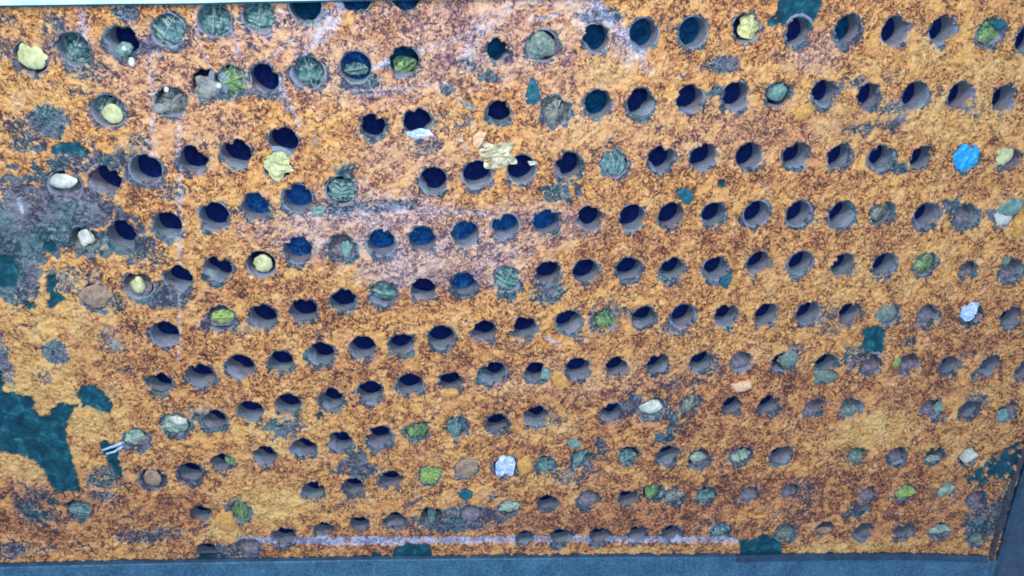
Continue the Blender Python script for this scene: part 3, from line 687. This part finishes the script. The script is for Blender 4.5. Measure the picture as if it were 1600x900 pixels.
leaf(957, 254, 42, 44, 100, 'leaf_teal', 'teal leaf with curved ribs filling its hole, middle of the third row', -.0002, fold=.12, nv=6)
crumple(1509, 245, 40, 40, 'blue_plastic', 'bright blue crumpled plastic scrap plugging a hole at right', dep=-.0005, seed=8, irr=.10, amp=.0010)
lump(1568, 243, 26, 34, 'shell_yellow', 'yellow half-moon shell in the hole right of the blue plastic', -.001, .2, .08, 'shell', 'shell', rot=-30)
silt(1579, 252, 'grey silt behind the yellow half-moon shell', w=44, dep=.0035)
# ---- third band
lump(134, 372, 24, 24, 'shell_white', 'white wedge-shaped stone on dark grime at left', -.0015, .3, .15, 'stone', 'stone', facets=True)
silt(131, 378, 'grey-teal silt round the white wedge-shaped stone', 'silt_green', w=44, dep=.002)
flake(497, 328, [(-11, -6), (6, -8), (13, -4), (8, 6), (-9, 9)], 'pebble_green', 'small turquoise shell flake right of the blue hole, left of centre', 'shell_flake', 'shell')
silt(535, 388, 'lilac silt plug with a dark top edge under the smooth lilac glare patch', dep=.003, w=46)
lump(541, 390, 16, 26, 'pebble_green', 'turquoise crumb in the lilac silt plug', .0005, .2, .25, 'crumb', 'crumb')
leaf(791, 436, 42, 44, 60, 'leaf_teal', 'striped teal leaf filling the hole right of the lilac glare patch', .0005, fold=.25, nv=6)
leaf(598, 457, 52, 36, -25, 'leaf_teal', 'grey-teal leaf with a curved dark split, middle left', .0015, fold=.6, nv=3)
flake(1069, 306, [(-13, -10), (-2, -15), (10, -9), (14, 0), (8, 14), (-2, 10), (-10, 2)], 'teal_chip', 'jagged teal paint chip above a dark hole, right of centre')
flake(1133, 438, [(9, -13), (8, 0), (2, 12), (-6, 8), (-12, 1), (-2, -8)], 'teal_chip', 'triangular teal paint chip below a hole, right of centre')
leaf(1375, 328, 30, 34, 60, 'leaf_grey', 'tan-grey curled leaf in the upper half of its hole, right', .002, fold=.5, nv=3, p=2.2)
silt(1508, 341, 'mauve silt plug with a ragged dark top, left of the white and mint shell', dep=.0045)
lump(1580, 323, 36, 26, 'pebble_green', 'mint green shell lying over the white one at the right edge', -.003, .18, .06, 'shell', 'shell', rot=10)
lump(1566, 337, 34, 30, 'shell_white', 'white shell under the mint green one at the right edge', -.0005, .2, .08, 'shell', 'shell', rot=-35)
silt(1572, 343, 'dark green silt below the white and mint shells', 'silt_green', w=48, dep=.003)
lump(1592, 350, 22, 34, 'ochre', 'yellow rust lump at the right edge below the white shell', -.0015, .4, .2, 'rust_nodule', 'nodule', facets=True)
# ---- fourth band
lump(150, 463, 52, 36, 'pebble_tan', 'round tan and grey clam shell at left, largest stone there', -.001, .25, .12, 'shell', 'shell', ridges=22)
lump(216, 445, 22, 24, 'shell_yellow', 'small mustard yellow pebble in a dirty hole at left', .0, .35, .14)
silt(214, 450, 'blue-grey silt round the small mustard yellow pebble', w=40, dep=.002)
lump(411, 411, 28, 26, 'shell_yellow', 'yellow leaf-like shell in the hole below and left of the blue bores', .001, .25, .1, 'shell', 'shell', rot=-30)
silt(346, 500, 'grey silt beneath the olive yellow leaf', w=50, h=30, dep=.002)
leaf(348, 495, 36, 20, 0, 'leaf_lime', 'olive yellow leaf lying in grey silt at left', -.0005, p=2.2, fold=.3, nv=3)
leaf(1442, 411, 34, 42, 55, 'leaf_green', 'dark green curled leaf in a hole of the fifth row at right', .001, fold=.35, nv=4, p=2.4)
silt(1512, 424, 'grey silt plug with one small black opening at right', dep=.004)
silt(1580, 424, 'olive-grey silt plug beside the right edge, under the yellow lump', dep=.002)
lump(1572, 408, 10, 14, 'silt_green', 'pale green crumb on the olive-grey silt plug', -.0015, .3, .2, 'crumb', 'crumb')
lump(178, 532, 26, 38, 'pebble_grey', 'whitish grey stone sunk in brown rust at left', -.0005, .2, .2, 'stone', 'stone', rot=20)
# ---- fifth band
silt(940, 502, 'pale silt ring behind the bright green oval leaf', 'silt_green', dep=.006)
leaf(947, 499, 30, 30, 30, 'leaf_green', 'bright green oval leaf in a hole of the sixth row, centre right', .0005, p=2.6, fold=.2, nv=4)
lump(1383, 489, 34, 32, 'silt_green', 'pale green-grey clod above the square teal paint patch', .0, .25, .1, 'clod', 'clod')
silt(1392, 492, 'grey silt to the right of the pale green-grey clod', dep=.0035)
silt(1449, 494, 'mauve silt plug between the green-grey clod and the blue-white scrap', dep=.003)
crumple(1514, 486, 26, 26, 'blue_white', 'shiny blue and white scrap in a hole near the right edge', 'foil_scrap', 'foil', -.001, .0018, 17)
silt(1518, 493, 'turquoise silt around the shiny blue and white scrap', 'silt_green', dep=.003)
flake(875, 590, [(-8, -14), (2, -12), (10, 2), (14, 12), (2, 16), (-10, 10), (-14, -2)], 'ochre', 'yellow rust flake between two dark holes, lower centre', 'rust_flake', 'flake')
flake(850, 582, [(-3, -9), (7, -6), (12, 5), (4, 10), (-6, 8)], 'pebble_green', 'grey-green shell flake at the left of the yellow rust flake', 'shell_flake', 'shell', -.001)
lump(702, 614, 30, 14, 'ochre', 'yellow rust nodule on the lower lip of a hole, lower left of centre', -.001, .3, .2, 'rust_nodule', 'nodule')
lump(1232, 562, 30, 26, 'silt_green', 'pale green lichen tuft right of a black slit, lower right', -.0003, .25, .3, 'lichen', 'lichen', fr=(2, 7))
lump(1288, 588, 36, 22, 'silt_green', 'pale mint lichen tuft below a hole, lower right', -.001, .2, .3, 'lichen', 'lichen', fr=(2, 7))
silt(1157, 567, 'grey silt plug leaving only a thin black crescent, right of centre', dep=.0045)
silt(1362, 572, 'grey silt plug directly below the square teal paint patch', dep=.003)
silt(1420, 569, 'mauve silt plug with a green crumb on its left side', dep=.0035)
lump(1401, 566, 11, 16, 'leaf_lime', 'bright green crumb on the left of a mauve silt plug', -.0015, .3, .15, 'crumb', 'crumb')
lump(1160, 602, 34, 16, 'peach', 'small peach rust block at lower right of centre', -.001, .3, .12, 'rust_block', 'rust block', facets=True)
# ---- sixth band
leaf(210, 684, 34, 26, 15, 'leaf_pale', 'pale blue-grey leaf stub beside the blue fibres at lower left', -.001, fold=.5, nv=2, p=2.2)
silt(218, 682, 'blue-grey silt behind the pale leaf stub at lower left', w=46, dep=.001)
tube_line([(194, 688), (180, 694), (162, 700)], .0014, 'fibre', 'pale blue frayed fibre over the dark crevice at lower left', 'fibre', 'fibre', -.003)
tube_line([(194, 694), (180, 703), (168, 706)], .0011, 'fibre', 'shorter blue fibre under the pale blue frayed one', 'fibre', 'fibre', -.0028)
lump(279, 657, 26, 12, 'shell_white', 'white sliver of stone in a green hole at lower left', -.003, .3, .12, 'stone', 'stone', rot=-20)
leaf(273, 663, 42, 30, 10, 'leaf_pale', 'grey-green leaf below the white sliver of stone', .000, fold=.3, nv=3, p=2.2)
leaf(650, 671, 32, 34, 45, 'leaf_green', 'small yellow-green leaf in the hole left of the teal cup leaf', .001, fold=.3, nv=4)
leaf(713, 666, 42, 32, 85, 'leaf_teal', 'teal cup-shaped leaf with a dark cleft, lower centre', .0, fold=.5, nv=5)
lump(1016, 635, 36, 20, 'shell_white', 'white lens-shaped stone at lower right of centre', -.001, .3, .1, 'stone', 'stone')
silt(1022, 640, 'grey-teal silt under the white lens-shaped stone', 'silt_green', dep=.0025)
leaf(1079, 630, 36, 30, 70, 'leaf_grey', 'pointed grey leaf right of the white lens-shaped stone', .000, fold=.5, nv=2, p=1.8)
silt(1270, 640, 'pointed mauve-grey silt plug, first plug right of two dark holes, lower right', dep=.0015)
silt(1330, 639, 'teal-grey silt plug left of the bright yellow rust patch', 'silt_green', dep=.002)
silt(1455, 640, 'round grey silt plug with a pale crumb, right of the bright yellow rust patch', dep=.003)
lump(1466, 636, 14, 18, 'pebble_green', 'pale crumb on the round grey silt plug, lower right', .0005, .2, .2, 'crumb', 'crumb')
lump(1563, 650, 24, 18, 'pebble_green', 'mint green pebble near the right edge, above the big teal corner patch', -.001, .25, .15)
silt(1578, 640, 'mauve silt plug at the right edge beside the mint green pebble', dep=.002)
# ---- seventh band
lump(238, 747, 28, 24, 'pebble_tan', 'round tan rust nodule at lower left', -.001, .2, .12, 'rust_nodule', 'nodule')
leaf(362, 718, 20, 16, 20, 'leaf_green', 'tiny green leaf tip in a hole at lower left', .001, fold=.2, nv=2, rib=False)
leaf(672, 741, 38, 32, 50, 'leaf_lime', 'olive leaf with diagonal stripes, lower centre left', -.0003, fold=.2, nv=6)
lump(728, 733, 48, 40, 'pebble_tan', 'round knobbly brown barnacle lump left of the white torn scrap', .0004, .10, .25, 'barnacle', 'barnacle', fr=(3, 9))
flake(727, 770, [(-10, -8), (2, -8), (12, -3), (10, 6), (-2, 10), (-10, 4)], 'teal_chip', 'dark teal paint chip under the brown barnacle lump')
crumple(790, 727, 32, 32, 'blue_white', 'white torn plastic scrap with blue creases, lower centre', 'plastic_scrap', 'plastic scrap', -.0025, .0022, 31)
lump(820, 726, 24, 30, 'ochre', 'pale orange rust block right of the white torn scrap', -.001, .3, .1, 'rust_block', 'rust block', facets=True)
leaf(853, 727, 38, 26, 90, 'leaf_teal', 'teal folded leaf with flat dark top right of the pale orange block', .001, fold=.4, nv=3)
leaf(908, 716, 38, 34, 60, 'leaf_teal', 'dark green-blue folded leaf, tallest of the lower centre leaves', .0, fold=.7, nv=3, p=2.2)
lump(898, 693, 20, 14, 'pebble_green', 'light turquoise shell chip above the dark green-blue leaf', -.001, .25, .15, 'shell_chip', 'shell')
leaf(979, 716, 32, 24, 30, 'leaf_teal', 'pale turquoise leaf fragment at the bottom of a half-open hole, lower centre', .001, fold=.4, nv=3, wear=.2)
leaf(1090, 715, 24, 16, 0, 'leaf_pale', 'small pale leaf lying flat left of a silted open hole, lower right of centre', -.001, p=2, fold=.3, nv=2, rib=False)
silt(1096, 718, 'lilac silt plug right of the small flat pale leaf', w=40, dep=.002)
leaf(1157, 715, 40, 24, 15, 'leaf_pale', 'pale silt-coated leaf low in a hole, lower right of centre', .002, p=2.4, fold=.2, nv=3)
silt(1338, 713, 'green-grey oval silt plug at lower right', 'silt_green', dep=.001)
silt(1401, 714, 'pointed mauve silt plug between the green-grey plug and an open hole', dep=.0025)
leaf(1457, 719, 26, 14, 10, 'leaf_pale', 'tiny turquoise leaf chip in the hole left of the white corner stone', .002, p=2.4, nv=2, rib=False)
lump(1512, 711, 26, 20, 'shell_white', 'white-green angular stone next to the teal corner patch', -.0015, .3, .12, 'stone', 'stone', facets=True, rot=20)
# ---- bottom band
leaf(378, 796, 42, 46, 88, 'leaf_green', 'upright green grass-like leaf fan at lower left', -.001, p=2.0, fold=.5, nv=8)
lump(352, 815, 26, 36, 'ochre', 'ochre rust mound left of the green leaf fan', -.001, .2, .25, 'rust_nodule', 'nodule')
leaf(124, 798, 36, 26, -25, 'leaf_teal', 'dark teal leaf in the hollow below the large teal patch', .000, p=2.2, fold=.4, nv=3)
silt(388, 856, 'pale grey silt smear beside the bottom rail at left', dep=.001)
tube_line([(630, 790), (645, 783), (660, 774)], .0020, 'stick', 'short purple-brown twig stuck on the rust, lower centre left', 'twig', 'twig')
leaf(675, 806, 12, 30, 90, 'leaf_teal', 'thin dark turquoise leaf edge in a slit, near the bottom', -.0005, p=2.2, fold=.4, nv=2, rib=False)
silt(736, 803, 'smooth lilac silt plug near the bottom, centre left', dep=.0005)
leaf(796, 792, 34, 22, 15, 'leaf_pale', 'pale pointed leaf near the bottom, right of the smooth lilac plug', -.0015, p=1.9, fold=.4, nv=2)
silt(918, 780, 'round lilac silt plug right of an open hole, near the bottom', dep=.001)
leaf(1020, 769, 24, 26, 60, 'leaf_green', 'small curled green leaf near the bottom, right of centre', -.002, p=2, fold=.6, nv=3, rib=False)
leaf(1053, 775, 38, 28, 25, 'leaf_grey', 'grey-brown curled leaf touching the small green one', -.0005, p=2.2, fold=.4, nv=3)
leaf(1104, 776, 36, 22, 0, 'leaf_teal', 'turquoise-coated leaf low in its hole near the bottom', .0015, p=2.6, fold=.2, nv=3)
silt(1170, 774, 'square mauve silt plug above the ochre ridge', dep=.001)
tube_line([(1165, 800), (1180, 806), (1198, 803)], .0024, 'ochre', 'ochre ridge of loose rust above the bottom teal patch', 'rust_ridge', 'rust')
silt(1235, 771, 'mauve silt plug with a tiny black corner right of the ochre ridge', dep=.003)
silt(1355, 774, 'broad grey silt plug left of the lime green leaf', dep=.001)
leaf(1413, 770, 36, 22, 0, 'leaf_lime', 'lime green almond-shaped leaf at lower right', -.0012, p=2.0, fold=.3, nv=3)
leaf(1478, 765, 30, 22, 20, 'leaf_pale', 'pale green crumpled leaf right of the lime green one', -.001, p=2.4, fold=.3, nv=4, wear=.2)
silt(1527, 781, 'dark grey silt plug under the teal corner patch', dep=.0035)
leaf(1127, 829, 28, 18, 30, 'leaf_teal', 'torn turquoise leaf just above the bottom rail', -.001, p=2.2, fold=.4, nv=3, rib=False)
silt(1228, 832, 'mottled grey silt plug right of the bottom teal patch', 'silt_green', dep=.001)
lump(1287, 828, 24, 9, 'pebble_tan', 'flat beige chip in an open hole at the bottom right', .001, .3, .1, 'stone_chip', 'stone')
leaf(1467, 828, 34, 14, 0, 'leaf_pale', 'flat grey-green leaf strip just above the rail at bottom right', -.001, p=2.4, fold=.2, nv=3)
silt(1527, 840, 'green-grey silt plug in the bottom right corner of the plate', 'silt_green', dep=.001)
